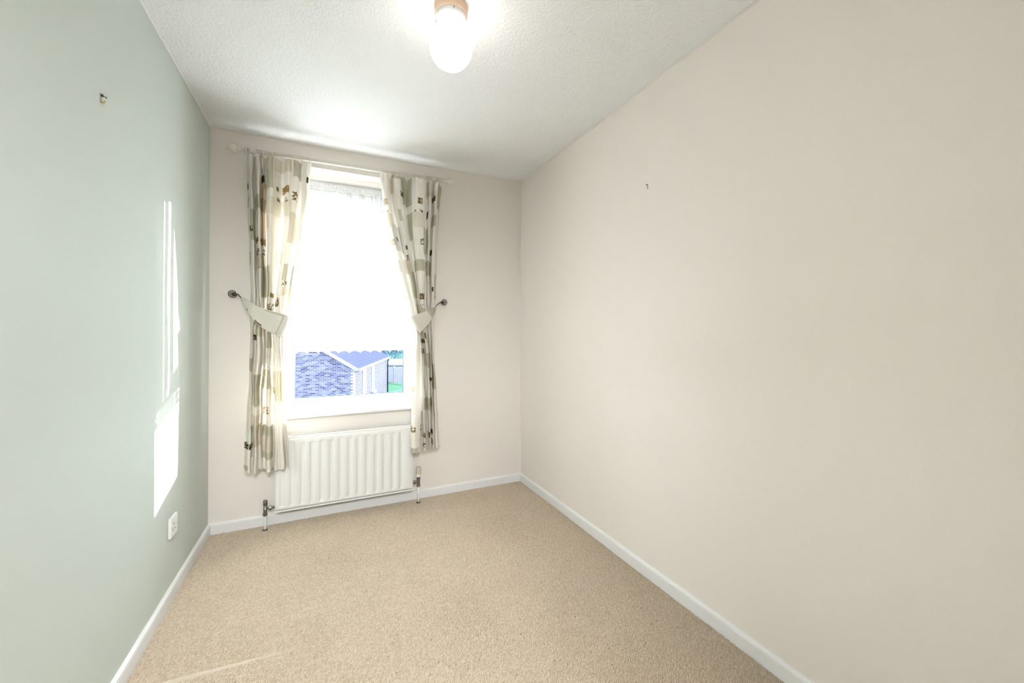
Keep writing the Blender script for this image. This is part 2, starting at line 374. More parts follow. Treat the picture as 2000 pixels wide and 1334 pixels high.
# ---------------------------------------------------------------- net curtain
def net():
    nx, nz = 520, 300
    x = np.linspace(WX0+0.008, WX1-0.008, nx)
    s = np.linspace(0, 1, nz)[:, None]
    p = 0.066
    bot = 1.020+0.018*np.sqrt(np.clip(1-((((x-0.02) % p)/p-0.5)*2)**2, 0, 1))-0.012*(x-0.2)*0
    Z = 2.165+(bot[None]-2.165)*s
    ph = x*2*PI/0.058+0.9*np.sin(x*13)+0.5*np.sin(x*31)
    amp = 0.0045+0.010*s**0.6
    Y = 2.955+amp*np.sin(ph+0.5*s*np.sin(x*9))+0.002*np.sin(ph*2.7)
    X = np.broadcast_to(x[None], Z.shape)+0.005*np.sin(ph*1.0+1.2)*s
    P = np.stack([X, Y+0*Z, Z], -1)
    me = grid_mesh('net', P)
    w = np.full(Z.shape, 0.55)
    xs = X+0.003*np.sin(Z*11)                               # opacity shaped for sun strips on the wall: doubled folds, slits between
    w[...] = 0.992
    w[xs < 0.02] = 0.85
    zlow = 1.12+np.clip((0.25-xs)/0.19, 0, 1)*0.137
    for a_, b_ in ((0.289, 0.297), (0.209, 0.247), (0.126, 0.158)):
        w[(xs > a_) & (xs < b_) & (Z > zlow)] = 0.42
    w[(xs > 0.033) & (xs < 0.085) & (Z > 1.25) & (Z < 1.60)] = 0.5
    w[Z > 2.125] = 0.95                                   # gathered header tape
    lace = np.clip((1.105-Z)/0.01, 0, 1)
    w = w*(1-lace)+0.97*lace
    mot = ((np.sin(X*2*PI/p*1)+np.sin(Z*2*PI/0.03)) > 1.3) & (Z < 1.10)
    w[mot] = 0.85
    w[Z < bot[None]+0.006] = 0.97
    at = me.attributes.new('weave', 'FLOAT', 'POINT'); at.data.foreach_set('value', w.reshape(-1).astype(np.float32))
    t = thing('net_curtain', (0.174, 2.955, 2.13), 'sheer white net curtain with a scalloped lace hem across the upper window', 'net curtain')
    link('net', me, M['net'], t)
    bm = new(); tube(bm, [(WX0, 2.955, 2.135), (WX1, 2.955, 2.135)], 0.003, 8); link('curtain_wire', fin(bm), M['pvc'], t, smooth=True)
    bm = new()
    for i in range(64):
        x0 = WX0+0.02+i*0.0128
        if i % 7 != 3: obox(bm, Vector((x0, 2.938, 2.112+0.002*math.sin(i*2.3))), Vector((1, 0, 0)), Vector((0, 1, 0)), Vector((0, 0, 1)), 0.0034, 0.0008, 0.0016)
        if i % 5 > 1: obox(bm, Vector((x0, 2.938, 2.020+0.001*math.sin(i*1.3))), Vector((1, 0, 0)), Vector((0, 1, 0)), Vector((0, 0, 1)), 0.0050, 0.0006, 0.0010)
    link('header_stitching', fin(bm), M['stitch'], t, kind='stuff')
net()

# ---------------------------------------------------------------- curtain pole
ZL, ZR = 2.2128, 2.2295
def pole_z(x): return ZL+(ZR-ZL)*(x+0.42)/1.18
PY = 2.72
pole = thing('curtain_pole', (0.155, PY, pole_z(0.155)), 'cream painted curtain pole with turned finials above the window', 'curtain pole')
b = new(); tube(b, [(-0.43, PY, pole_z(-0.43)), (0.742, PY, pole_z(0.742))], 0.0125, 20); link('rod', fin(b), M['pole'], pole, smooth=True)
prof = [(0.013, 0), (0.017, 0.002), (0.017, 0.006), (0.010, 0.009), (0.010, 0.022), (0.017, 0.026), (0.019, 0.031), (0.012, 0.034), (0.019, 0.040), (0.0235, 0.050), (0.0225, 0.062), (0.014, 0.073), (0.008, 0.077), (0.0075, 0.085), (0.003, 0.09)]
b = new(); lathe(b, [(r, -h) for r, h in prof], (-0.425, PY, pole_z(-0.43)), 'X'); link('finial', fin(b), M['pole'], pole, smooth=True)
b = new(); lathe(b, prof, (0.737, PY, pole_z(0.74)), 'X'); link('finial', fin(b), M['pole'], pole, smooth=True)
for x in (-0.385, 0.672):
    b = new(); z = pole_z(x)
    lathe(b, [(0.0165, -0.012), (0.0175, -0.009), (0.0175, 0.009), (0.0165, 0.012)], (x, PY, z), 'X')
    tube(b, [(x, PY+0.012, z), (x, D-0.006, z)], 0.008, 12); lathe(b, [(0.024, -0.008), (0.024, 0.0)], (x, D, z), 'Y')
    link('bracket', fin(b), M['pole'], pole, smooth=True)
# rings: each one its own thing
rb = new(); R = 0.0195
tube(rb, [(0, R*math.cos(a), R*math.sin(a)-0.006) for a in [2*PI*i/28 for i in range(28)]], 0.0023, 8, closed=True)
tube(rb, [(0.0012*math.sin(a), 0.0012*math.cos(a), -R-0.008-0.004*i) for i, a in enumerate([0, 1, 2, 3])], 0.0014, 6)
ring_me = fin(rb, 'ring')
lu = [483, 501.5, 509, 513.5, 534, 575, 589, 604]
ru = [745, 753, 765.5, 780.5, 790.5, 806.5, 831, 838, 842, 857]
lw = ['first', 'second', 'third', 'fourth', 'fifth', 'sixth', 'seventh', 'eighth', 'ninth', 'tenth']
ring0 = None
for side, us in (('left', lu), ('right', ru)):
    for i, u in enumerate(us):
        x = on_y(u, 300 if side == 'left' else 345, PY).x
        if ring0 is None:
            o = ring0 = link('curtain_ring', ring_me, M['pole'], smooth=True)
        else: o = ring0.copy(); COL.objects.link(o)
        o.location = (x, PY, pole_z(x)); o.rotation_euler = (0, random.uniform(-0.05, 0.05), random.uniform(-0.25, 0.25))
        which = lw[i]+' from the wall end' if side == 'left' else lw[len(us)-1-i]+' from the wall end'
        tag(o, 'cream curtain ring on the pole over the %s curtain, %s' % (side, which), 'curtain ring', 'curtain rings on the pole over the %s curtain' % side)

# ---------------------------------------------------------------- printed curtains
CREAM = (0.86, 0.815, 0.745)
SAGE = (0.545, 0.52, 0.405); BEIGE = (0.69, 0.62, 0.51); PALE = (0.755, 0.705, 0.595); PEACH = (0.74, 0.62, 0.49); GREY = (0.62, 0.585, 0.53); TAN = (0.50, 0.41, 0.29)
BR = (0.20, 0.135, 0.06); DK = (0.09, 0.075, 0.04); GOLD = (0.30, 0.20, 0.07); LT = (0.50, 0.42, 0.31)
# columns of each curtain: horizontal place (in the photograph's frame) at given heights, and the depth of the cloth there
LC_V = [306, 362, 450, 560, 622, 640, 680, 760, 840, 918]
LC = [  # ridge/valley columns: u at each height, depth
 ([482, 482, 484, 488, 489, 489, 488, 485, 480, 477], 2.735),
 ([486, 486, 488, 491, 492, 491, 490, 489, 484, 480], 2.700),
 ([492, 492, 495, 498, 498, 493, 493, 492, 490, 489], 2.685),
 ([497, 497, 500, 502, 503, 497, 498, 494, 493, 493], 2.735),
 ([501, 501, 503, 506, 506, 502, 502, 498, 497, 497], 2.680),
 ([506, 507, 508, 511, 510, 508, 509, 503, 502, 501], 2.675),
 ([509, 509.5, 510.5, 513, 512, 513, 514, 508, 507, 507], 2.730),
 ([514, 515, 514, 517, 516, 517, 519, 514, 512, 511], 2.705),
 ([519, 519.5, 517, 520, 519, 520, 521, 518, 517, 516], 2.740),
 ([523, 523, 522, 523, 522, 523, 524, 522, 522, 521], 2.680),
 ([533, 533, 530, 527, 525, 525, 527, 527, 528, 528], 2.670),
 ([538, 540, 537, 532, 529, 528, 529, 530, 532, 533], 2.705),
 ([550, 552, 547, 537, 533, 530.5, 531, 531.5, 533, 534], 2.735),
 ([562, 562, 556, 543, 538, 535, 535, 536, 538, 538], 2.680),
 ([569, 568, 561, 547, 541, 539, 539, 541, 543, 544], 2.690),
 ([573, 571, 564, 550, 544, 542, 542, 545, 548, 550], 2.675),
 ([583, 581, 572, 556, 549, 545, 546, 549, 553, 556], 2.680),
 ([588, 585, 576, 560, 552, 548, 549, 552, 557, 561], 2.735),
 ([597, 593, 583, 564, 556, 550, 551, 554, 559, 563], 2.690),
 ([605, 600, 589, 569, 560, 552, 553, 556, 561, 564], 2.680),
 ([608, 603, 591, 571, 562, 553, 554, 557, 562, 565], 2.715),
]
RC_V = [342, 400, 450, 500, 560, 618, 650, 690, 780, 876]
RC = [
 ([741, 749, 758, 767, 783, 801, 812, 806, 803, 801], 2.715),
 ([743, 751, 761, 771, 786, 804, 813, 808, 805, 803], 2.680),
 ([752, 757, 767, 777, 792, 808, 815, 813, 811, 810], 2.665),
 ([757, 762, 773, 784, 798, 812, 818, 819, 820, 820], 2.685),
 ([761, 767, 778, 789, 803, 814, 820, 823, 824, 824], 2.738),
 ([768, 773, 783, 793, 806, 816, 821, 824.5, 825.5, 826], 2.685),
 ([778, 781, 789, 797, 808, 817, 822, 826, 827.5, 829], 2.675),
 ([784, 787, 793, 801, 811, 818, 823, 828, 829.5, 832], 2.700),
 ([790, 790, 796, 804, 813, 819, 824, 830, 832, 835], 2.685),
 ([796, 793, 799, 807, 815.5, 820, 825, 831, 833.5, 837], 2.738),
 ([802, 803, 805, 810, 816.5, 821, 826, 832, 834.5, 838], 2.680),
 ([808, 806, 807, 812, 818, 822.5, 828, 832.8, 835.5, 838.7], 2.672),
 ([816, 816, 817, 820, 823, 825, 829.5, 834, 837, 839.5], 2.660),
 ([826, 827, 827, 828, 828.5, 829, 831.5, 836, 838.5, 840.3], 2.672),
 ([831, 830, 830, 830, 830.5, 831, 833, 838, 839.5, 841], 2.700),
 ([835, 835, 833, 832, 832, 832.5, 834, 838.8, 840, 841.6], 2.738),
 ([838, 838, 836, 834.5, 834.5, 835, 836.5, 839.5, 841.5, 843], 2.690),
 ([843, 843, 840, 838, 838, 838, 839, 841, 843.5, 845.5], 2.690),
 ([847, 845, 842, 840, 839.5, 839.8, 841, 842.5, 845, 847], 2.738),
 ([851, 849, 846, 843.5, 843, 842.5, 843, 844, 847, 850], 2.690),
 ([857, 855, 853, 851, 849, 848.5, 847, 847, 851, 856], 2.695),
 ([862, 859, 856, 853.5, 851.5, 850.5, 848.5, 848.5, 853, 859], 2.735),
]
def spline_cols(tab, q):
    """Catmull-Rom through the columns, tab (n,k) sampled at q in 0..n-1"""
    n = len(tab); i = np.clip(np.floor(q).astype(int), 0, n-2); t = (q-i)[:, None]
    g = lambda k: tab[np.clip(k, 0, n-1)]
    p0, p1, p2, p3 = g(i-1), g(i), g(i+1), g(i+2)
    tau = 0.5
    m1 = (p2-p0)*tau; m2 = (p3-p1)*tau
    t2 = t*t; t3 = t2*t
    return (2*t3-3*t2+1)*p1+(t3-2*t2+t)*m1+(-2*t3+3*t2)*p2+(t3-t2)*m2
def curtain(name, cols, vs, top_fn, bot_v, patches, label, seed, back_amp):
    U = np.array([c[0] for c in cols], float); Yd = np.array([c[1] for c in cols])
    n = len(cols); vs = np.array(vs, float)
    # world x of each column on its own depth, per height level, and world z of each level
    K = len(vs); X = np.zeros((n, K)); Zl = np.zeros(K)
    umid = U.mean(0)
    for k in range(K): Zl[k] = on_y(umid[k], vs[k], 2.69).z
    for j in range(n):
        for k in range(K):
            X[j, k] = on_y(U[j, k], vs[k], Yd[j]).x
    q = np.linspace(0, n-1, (n-1)*18+1)
    Xq = spline_cols(X, q); Yq = spline_cols(Yd[:, None], q)[:, 0]
    zb = on_y(umid[-1], bot_v, 2.69).z
    nz = 460
    s = np.linspace(0, 1, nz)
    rs = np.random.default_rng(seed)
    # hem height waves a little with the folds
    ztop = np.array([top_fn(x) for x in Xq[:, 0]])-0.003+0.004*np.sin(q*1.9)
    zbot = zb+(Yq-2.69)*0.12+0.003*np.sin(q*1.3)
    Z = ztop[None]*(1-s[:, None])+zbot[None]*s[:, None]
    P = np.zeros((nz, len(q), 3)); P[..., 2] = Z
    order = np.argsort(Zl)
    # smooth vertical interpolation
    for c in range(len(q)):
        zz = Zl[order]; xx = Xq[c][order]
        x = np.interp(Z[:, c], zz, xx)
        P[:, c, 0] = x
    kern = np.hanning(33); kern /= kern.sum()
    pad = np.pad(P[..., 0], ((16, 16), (0, 0)), mode='edge')
    P[..., 0] = np.apply_along_axis(lambda a: np.convolve(a, kern, 'valid'), 0, pad)
    # depth: folds pinched flatter at the tie, fuller in the drop; pinch pleats at the heading
    ztie = on_y(umid[4], 622, 2.69).z
    squeeze = 1-0.45*np.exp(-((Z-ztie)/0.10)**2)
    P[..., 1] = 2.692+(Yq[None]-2.692)*squeeze*back_amp
    hd = np.clip((Z-(ztop[None]-0.10))/0.05, 0, 1); hd = hd*hd*(3-2*hd)
    P[..., 1] = P[..., 1]*(1-hd)+(2.700+(Yq[None]-2.70)*0.95+0.006*np.sin(q*PI*1.5)[None])*hd
    low = np.clip((ztie-Z)/0.5, 0, 1)
    P[..., 1] += 0.003*np.sin(Z*9+q[None]*0.8)-0.014*low
    lim = 2.706; over = np.clip(P[..., 1]-lim, 0, None); wz = np.clip((0.66-Z)/0.10, 0, 1)
    P[..., 1] -= wz*over*0.92
    P[..., 0] += 0.0016*np.sin(Z*23+q[None]*0.7)
    me = grid_mesh(name, P)
    # print
    qq = np.broadcast_to(q[None], Z.shape)
    colr = np.ones(Z.shape+(3,))*np.array(CREAM)
    jx = rs.normal(0, 1, Z.shape)
    lat = rs.random((420, 90)); gx = qq/0.30; gz = (Z-0.2)/0.0052
    ix = gx.astype(int); iz = gz.astype(int); fx = gx-ix; fz = gz-iz
    cell = (lat[iz, ix]*(1-fx)+lat[iz, ix+1]*fx)*(1-fz)+(lat[iz+1, ix]*(1-fx)+lat[iz+1, ix+1]*fx)*fz
    def uq(u, v):
        row = np.array([np.interp(v, vs, U[j]) for j in range(n)]); row = np.maximum.accumulate(row+np.arange(n)*1e-4)
        return np.interp(u, row, np.arange(n), left=-1 if u < row[0]-3 else 0, right=n-1)
    vz = np.linspace(280, 940, 400); zz = np.array([on_y(umid.mean(), v, 2.69).z for v in vz])
    def zof(u, v): return on_y(u, v, 2.685).z
    for (a, bb, t, bt, c, *kind) in patches:
        vm = (t+bt)/2
        q0, q1 = uq(a, vm), uq(bb, vm)
        if q1-q0 < 0.15: q1 = q0+0.15
        z1, z0 = zof((a+bb)/2, t), zof((a+bb)/2, bt)
        k = (qq >= q0) & (qq <= q1) & (Z >= z0) & (Z <= z1)
        if kind and kind[0] == 'leaf': k &= (cell > 0.44)
        if kind and kind[0] == 'worn': k &= (cell > 0.24)
        colr[k] = c
    # woven slubs, faint
    colr *= (1+0.02*np.sin(Z*2600)[..., None]*0+0.012*jx[..., None])
    # stitched hem line
    colr[(s[:, None] > 0.955) & (s[:, None] < 0.958) & (qq >= 0)] *= 0.93
    at = me.attributes.new('print', 'FLOAT_COLOR', 'POINT')
    at.data.foreach_set('color', np.concatenate([np.clip(colr, 0, 1), np.ones(Z.shape+(1,))], -1).reshape(-1).astype(np.float32))
    o = link(name, me, M['print'], label=label, cat='curtain', group='printed curtains at the window', origin=(float(P[0, :, 0].mean()), 2.70, float(Z[0].mean())))
    return o
L, Wn = 'leaf', 'worn'
pl = [(497, 508, 380, 407, SAGE), (508, 519, 352, 463, PEACH), (508, 519, 384, 411, TAN), (520, 534, 306, 368, SAGE), (573, 589, 312, 347, SAGE), (537, 571, 306, 334, BEIGE),
 (490, 499, 408, 469, SAGE), (520, 571, 387, 421, PALE), (520, 527, 421, 446, PALE), (564, 579, 416, 475, BEIGE), (590, 600, 372, 470, PALE), (483, 486, 380, 402, GREY),
 (509.5, 516, 339, 353, DK), (540, 545, 361, 370, BR, Wn), (552, 565, 362, 376, GOLD, Wn), (540, 545.5, 382, 394, BR, L), (556, 563, 386, 394, GOLD, L), (571, 580, 376, 394, BR, L),
 (598, 602, 347, 358, DK), (488, 495, 440, 451, DK, L), (481, 484.5, 353, 365, DK), (500, 505.5, 463, 473, BR), (509, 518, 463, 476.5, GOLD, Wn), (500, 507, 485, 497.5, DK, L), (512.5, 517.5, 485.5, 496, DK, L),
 (500.5, 516.5, 497, 524, TAN), (501, 517, 499, 522, BEIGE), (512, 526, 518, 580, SAGE), (537, 550, 492, 517, PALE), (552, 560, 516, 548, SAGE), (551, 558.5, 548.5, 559.5, BR, L), (567, 577, 521, 560, GREY),
 (551, 568, 560, 577, BEIGE), (488, 490, 490, 515, SAGE), (527, 534.5, 572, 581, GOLD), (536.5, 544.5, 582, 599, BR, L), (523, 534, 593, 607, BR, L), (556, 566, 577, 610, PALE),
 (499, 505, 633, 655, SAGE), (494.5, 502, 654, 664.5, DK, Wn), (503, 516, 638, 657, BEIGE), (520, 531, 649, 680, SAGE), (486, 494, 700, 726, SAGE),
 (495, 508.5, 731.5, 793, SAGE), (514, 528, 722, 759, SAGE), (529, 554, 725, 783, PALE), (548, 554, 725, 783, SAGE), (531, 537, 756, 767, GOLD, L), (514, 525.5, 793, 809, GOLD, L), (494, 511, 810, 871, BEIGE), (490.5, 494, 835, 894, SAGE),
 (511, 534, 831, 895, SAGE), (512, 533, 850, 882, BEIGE), (477, 486, 864, 877, DK, Wn), (487, 494, 866, 877, DK, Wn), (477, 486, 909, 918, SAGE)]
pr = [(748.5, 756, 389, 401, TAN, Wn), (752, 758, 411, 419, LT, L), (755, 766, 419, 445, BEIGE), (765, 784, 341, 349, SAGE), (759, 767, 346, 373, BEIGE), (784.5, 804, 347, 400, SAGE), (781, 788, 374, 383.5, BR, Wn),
 (816, 825, 389, 401, BR, Wn), (819, 825.5, 411, 419, BR, L), (845, 851, 381, 391.5, BR), (810, 813, 412, 423, DK), (834, 836.5, 409, 424, DK), (805.5, 829, 416, 446, PALE), (797, 805, 415, 467, SAGE),
 (826.5, 835.5, 444, 495, SAGE), (843, 851, 419, 441, SAGE), (854, 860, 360, 407, SAGE), (768, 784, 439, 491, GREY), (820.5, 827.5, 467, 479, BR, L), (763.5, 773, 468, 479, LT, Wn), (772.5, 777.5, 464, 473, DK, L),
 (792, 795.5, 480, 488, DK), (778, 784, 410, 432, SAGE), (831, 841, 353, 382, BEIGE), (771, 782, 509, 531.5, GREY), (788, 803, 506, 534, BEIGE), (810, 828.5, 508, 530, SAGE), (832, 839, 509, 537.5, SAGE),
 (794.5, 799, 499, 510, DK, L), (840, 843.5, 486, 497, DK), (839, 841.5, 510, 538, TAN), (804.5, 813, 531, 582, SAGE), (848, 854, 534.5, 584, SAGE), (819, 828.5, 574, 585.5, BR, Wn), (785.5, 793, 575, 586, TAN, Wn), (820, 826, 595, 602.5, BR, L),
 (843, 846.5, 560, 569, DK), (790.5, 795, 595, 602, LT, L), (813, 819, 594, 612, BEIGE), (820, 829, 603, 612, SAGE),
 (828, 832, 650, 661, BR), (822.5, 829, 662, 670, BR, Wn), (823, 830, 680.5, 690, BR, L), (824, 833, 690, 714, PALE), (833, 838.5, 689, 717, SAGE), (808, 812, 656, 660, BR, L), (842.5, 849, 711, 760, SAGE), (839.5, 844, 737, 744, DK),
 (802, 808, 754, 764.5, TAN, Wn), (802, 806.5, 774, 781, TAN, L), (802, 809, 783, 808, PALE), (826, 839, 776, 799, SAGE), (839, 843, 775, 794, TAN), (839, 844, 837, 847, DK), (801, 810, 831, 842.5, BR, L), (818, 823.5, 830, 839.5, BR, L),
 (821.5, 824.5, 805, 855, SAGE), (825.5, 829.5, 844, 853.5, BR, Wn), (836, 838.5, 842, 853.5, BR), (824.5, 830, 864, 874, DK, L), (840, 845, 856, 868, TAN), (801.5, 816, 872, 880, SAGE)]
curtain('curtain', LC, LC_V, lambda x: pole_z(x)-0.0145-0.012, 917, pl, 'patchwork print curtain hanging on the left side of the window, partly over the radiator', 3, 1.35)
curtain('curtain', RC, RC_V, lambda x: pole_z(x)-0.0145-0.012, 877, pr, 'patchwork print curtain hanging on the right side of the window, above the thermostatic valve', 5, 1.35)

# ---------------------------------------------------------------- tiebacks
def tieback(top, bot, y_first, label, patches, seam, back_dx):
    """band of cloth round the curtain; top/bot edges of its front listed from hook end to window end"""
    n, m_ = 60, 22
    def samp(pts, k):
        pts = np.array(pts, float); d = np.concatenate([[0], np.cumsum(np.hypot(*np.diff(pts, axis=0).T))]); t = np.linspace(0, d[-1], k)
        return np.stack([np.interp(t, d, pts[:, 0]), np.interp(t, d, pts[:, 1])], 1)
    T = samp(top, n); Bm = samp(bot, n)
    ker = np.array([1, 2, 3, 2, 1.]); ker /= ker.sum()
    rows = []
    for i in range(n):
        f = i/(n-1)
        y = y_first+(2.648-y_first)*min(1, f/0.28)**0.7
        if f > 0.86: y += 0.030*((f-0.86)/0.14)**2
        r = []
        for j in range(m_):
            t = j/(m_-1); u = T[i, 0]*(1-t)+Bm[i, 0]*t; v = T[i, 1]*(1-t)+Bm[i, 1]*t
            p = on_y(u, v, y+0.006*math.sin(t*PI)*-1)
            r.append(p)
        rows.append(r)
    # round the window side and back behind the curtain to the hook
    endc = rows[-1]; hook = rows[0][m_//2]
    for i in range(1, 26):
        f = i/25
        r = []
        for j in range(m_):
            e = endc[j]; t = j/(m_-1)
            tgt = Vector((hook.x, y_first, hook.z+(0.5-t)*0.02))
            p = e.lerp(tgt, f**1.1)
            p.y = e.y+(2.758-e.y)*math.sin(min(1, f/0.25)*PI/2) if f < 0.7 else 2.758+(y_first-2.758)*(f-0.7)/0.3
            p.z -= 0.01*math.sin(f*PI)
            r.append(p)
        rows.append(r)
    P = np.array([[tuple(p) for p in r] for r in rows])
    for _ in range(2):
        P[1:-1] = (P[:-2]+2*P[1:-1]+P[2:])/4
    me = grid_mesh('tieback', P)
    colr = np.ones(P.shape[:2]+(3,))*np.array((0.79, 0.765, 0.68))
    ff = np.arange(P.shape[0])[:, None]/(n-1)+np.zeros((1, m_)); tt = np.linspace(0, 1, m_)[None]+0*ff
    for (a, c, t0, t1, col) in patches:
        colr[(ff >= a) & (ff <= c) & (tt >= t0) & (tt <= t1)] = col
    colr[(tt < 0.03) | (tt > 0.97)] = (0.84, 0.82, 0.76)
    at = me.attributes.new('print', 'FLOAT_COLOR', 'POINT')
    at.data.foreach_set('color', np.concatenate([colr, np.ones(colr.shape[:2]+(1,))], -1).reshape(-1).astype(np.float32))
    c = rows[0][m_//2]
    o = link('tieback', me, M['print'], label=label, cat='tieback', group='fabric tiebacks round the curtains', origin=c)
    md = o.modifiers.new('thickness', 'SOLIDIFY'); md.thickness = 0.0025; md.offset = 0
tieback([(471, 581), (478, 583), (489, 590), (500, 597), (520, 604), (545, 611), (558, 615), (569, 619.5)],
        [(471, 584), (476, 594), (484, 609), (500, 632), (514, 642), (530, 650), (545, 657), (553, 658)],
        2.735, 'pale sage fabric tieback gathering the left curtain', [(0.5, 0.86, 0.03, 0.12, (0.58, 0.57, 0.47)), (0.87, 1.0, 0, 1, (0.80, 0.77, 0.70)), (0.86, 0.875, 0, 1, (0.52, 0.48, 0.4)), (0.44, 0.58, 0.90, 0.98, BR), (0.20, 0.23, 0.9, 1, DK)], 0.87, 0)
tieback([(851, 597), (846, 600), (838, 605), (832, 608), (820, 612), (810, 615.5), (799, 620)],
        [(852, 599), (849, 612), (843, 624), (837, 633), (828, 643), (822, 649), (817.5, 653.5)],
        2.735, 'cream and sage fabric tieback gathering the right curtain', [(0.0, 0.36, 0, 1, (0.58, 0.56, 0.46)), (0.36, 2, 0, 1, (0.78, 0.74, 0.66))], 0.87, 0)

# ---------------------------------------------------------------- spiral holdback hooks
def holdback(c, tip, label, sgn):
    t = thing('holdback_hook', (c.x, D, c.z), label, 'hook', 'spiral iron holdback hooks on the window wall')
    bm = new(); pts = []
    R0 = 0.0235
    for i in range(110):
        a = i/109*2*PI*3.0; r = R0*(1-i/109*0.9)
        pts.append((c.x+sgn*r*math.cos(a), c.y-0.003*i/109, c.z-r*math.sin(a)*1.0))
    rs = [0.0027*(1-0.35*i/109) for i in range(110)]
    tube(bm, pts, rs, 8); link('spiral', fin(bm), M['iron'], t, smooth=True)
    bm = new(); s = Vector(pts[0])
    mid = s.lerp(tip, 0.5)+Vector((0, 0, 0.002))
    tube(bm, [s, mid, tip, tip+Vector((sgn*0.012, 0.004, -0.010)), tip+Vector((sgn*0.008, 0.004, -0.017))], [0.0032, 0.0030, 0.0026, 0.0022, 0.0018], 8)
    link('arm', fin(bm), M['iron'], t, smooth=True)
    bm = new(); tube(bm, [(c.x, c.y, c.z), (c.x, D, c.z)], 0.0035, 8); lathe(bm, [(0.012, -0.004), (0.012, 0)], (c.x, D, c.z), 'Y', 16)
    link('wall_plate', fin(bm), M['iron'], t, smooth=True)
holdback(on_y(454, 573.5, 2.765), on_y(471, 582, 2.735), 'dark iron spiral hook holding the left tieback', 1)
holdback(on_y(867.5, 590, 2.765), on_y(851, 598, 2.735), 'dark iron spiral hook holding the right tieback', -1)

# ---------------------------------------------------------------- radiator
rad = thing('radiator', (0.136, 2.74, 0.10), 'white panel radiator below the window', 'radiator')
RX0, RX1, RZ0, RZ1, RY = -0.265, 0.5372, 0.097, 0.527, 2.722
def panel():
    nxs = []; pitch = 0.0533
    # cross-section x -> depth: raised flats with pressed channels between them
    prof = [(0.0, 0), (0.018, 0.0), (0.0215, 0.0)]
    xs = [RX0, RX0+0.003]; ds = [0.004, 0.0]
    x = RX0+0.026
    while x < RX1-0.04:
        for dx, d in ((0, 0), (0.0010, 0.0040), (0.0028, 0.0048), (0.016, 0.0046), (0.0195, 0.0030), (0.0245, 0.0003), (0.028, 0.0)):
            xs.append(x+dx); ds.append(d)
        x += pitch
    xs += [RX1-0.003, RX1]; ds += [0.0, 0.004]
    zs = [RZ0+0.010, RZ0+0.016, RZ0+0.028, RZ0+0.032, RZ0+0.037, RZ0+0.045, RZ1-0.045, RZ1-0.037, RZ1-0.032, RZ1-0.028, RZ1-0.010, RZ1-0.003, RZ1]
    w = [0, 0, 0, 0.45, 0.85, 1, 1, 0.85, 0.45, 0, 0, 0, 0]
    edge = [0.004, 0, 0, 0, 0, 0, 0, 0, 0, 0, 0, 0.001, 0.005]
    P = np.array([[(xx, RY+dd*ww+ee*1.0+(dd if k in (0, 1, len(xs)-2, len(xs)-1) else 0)*(1-ww), zz) for k, (xx, dd) in enumerate(zip(xs, ds))] for zz, ww, ee in zip(zs, w, edge)])
    me = grid_mesh('panel', P); me.polygons.foreach_set('use_smooth', [True]*len(me.polygons))
    return me
o = link('front_panel', panel(), M['radiator'], rad); 
md = o.modifiers.new('t', 'SOLIDIFY'); md.thickness = 0.0015; md.offset = -1
b = new(); box(b, RX0+0.006, RX1-0.006, RY+0.011, RY+0.028, RZ0+0.006, RZ1-0.004); link('water_chamber', fin(b, bev=0.003), M['radiator'], rad)
b = new(); box(b, RX0-0.002, RX0+0.001, RY+0.001, RY+0.062, RZ0, RZ1+0.010); link('side_cover', fin(b, bev=0.001), M['radiator'], rad)
b = new(); box(b, RX1-0.001, RX1+0.002, RY+0.001, RY+0.062, RZ0, RZ1+0.010); link('side_cover', fin(b, bev=0.001), M['radiator'], rad)
b = new(); box(b, RX0, RX1, RY-0.001, RY+0.004, RZ0, RZ0+0.009); link('bottom_rail', fin(b, bev=0.001), M['radiator'], rad)
b = new()
box(b, RX0, RX1, RY+0.0015, RY+0.029, RZ1-0.003, RZ1+0.010); box(b, RX0, RX1, RY+0.049, RY+0.061, RZ1-0.003, RZ1+0.010)
x = RX0+0.004
while x < RX1-0.004:
    box(b, x, x+0.0045, RY+0.029, RY+0.049, RZ1+0.004, RZ1+0.010)
    x += 0.0115
link('top_grille', fin(b), M['radiator'], rad, label='slotted grille along the top')
b = new(); box(b, RX0+0.004, RX1-0.004, RY+0.0295, RY+0.0585, RZ0+0.05, RZ1+0.0088); link('slot_shade', fin(b), M['grille_shade'], rad, label='near-black block painted as shade under the grille slots')
for x in (RX0+0.12, RX1-0.12):
    b = new(); box(b, x-0.015, x+0.015, RY+0.058, D, RZ0+0.06, RZ1-0.05); link('wall_bracket', fin(b), M['radiator'], rad)

def hexnut(bm, c, r, h, axis='Z'): lathe(bm, [(r*0.92, -h/2), (r, -h/2+0.001), (r, h/2-0.001), (r*0.92, h/2)], c, axis, 6)
# left lockshield valve and pipe
VY = 2.736
v1 = thing('radiator_valve', (-0.3165, VY, 0), 'small dull nickel lockshield valve at the left foot of the radiator', 'valve')
b = new(); lathe(b, [(0.0095, 0.146), (0.0118, 0.149), (0.0118, 0.172), (0.0105, 0.176), (0.004, 0.177)], (-0.3165, VY, 0), n=20); link('cap', fin(b), M['chrome'], v1, smooth=True)
b = new(); lathe(b, [(0.0085, 0.10), (0.0095, 0.105), (0.0095, 0.146)], (-0.3165, VY, 0), n=20)
tube(b, [(-0.3165, VY, 0.128), (-0.262, VY, 0.128)], 0.0062, 12); link('body', fin(b), M['chrome'], v1, smooth=True)
b = new(); hexnut(b, (-0.3165, VY, 0.094), 0.0125, 0.017); link('nut', fin(b), M['chrome'], v1)
b = new(); hexnut(b, (-0.291, VY, 0.128), 0.0125, 0.015, 'X'); link('nut', fin(b), M['chrome'], v1)
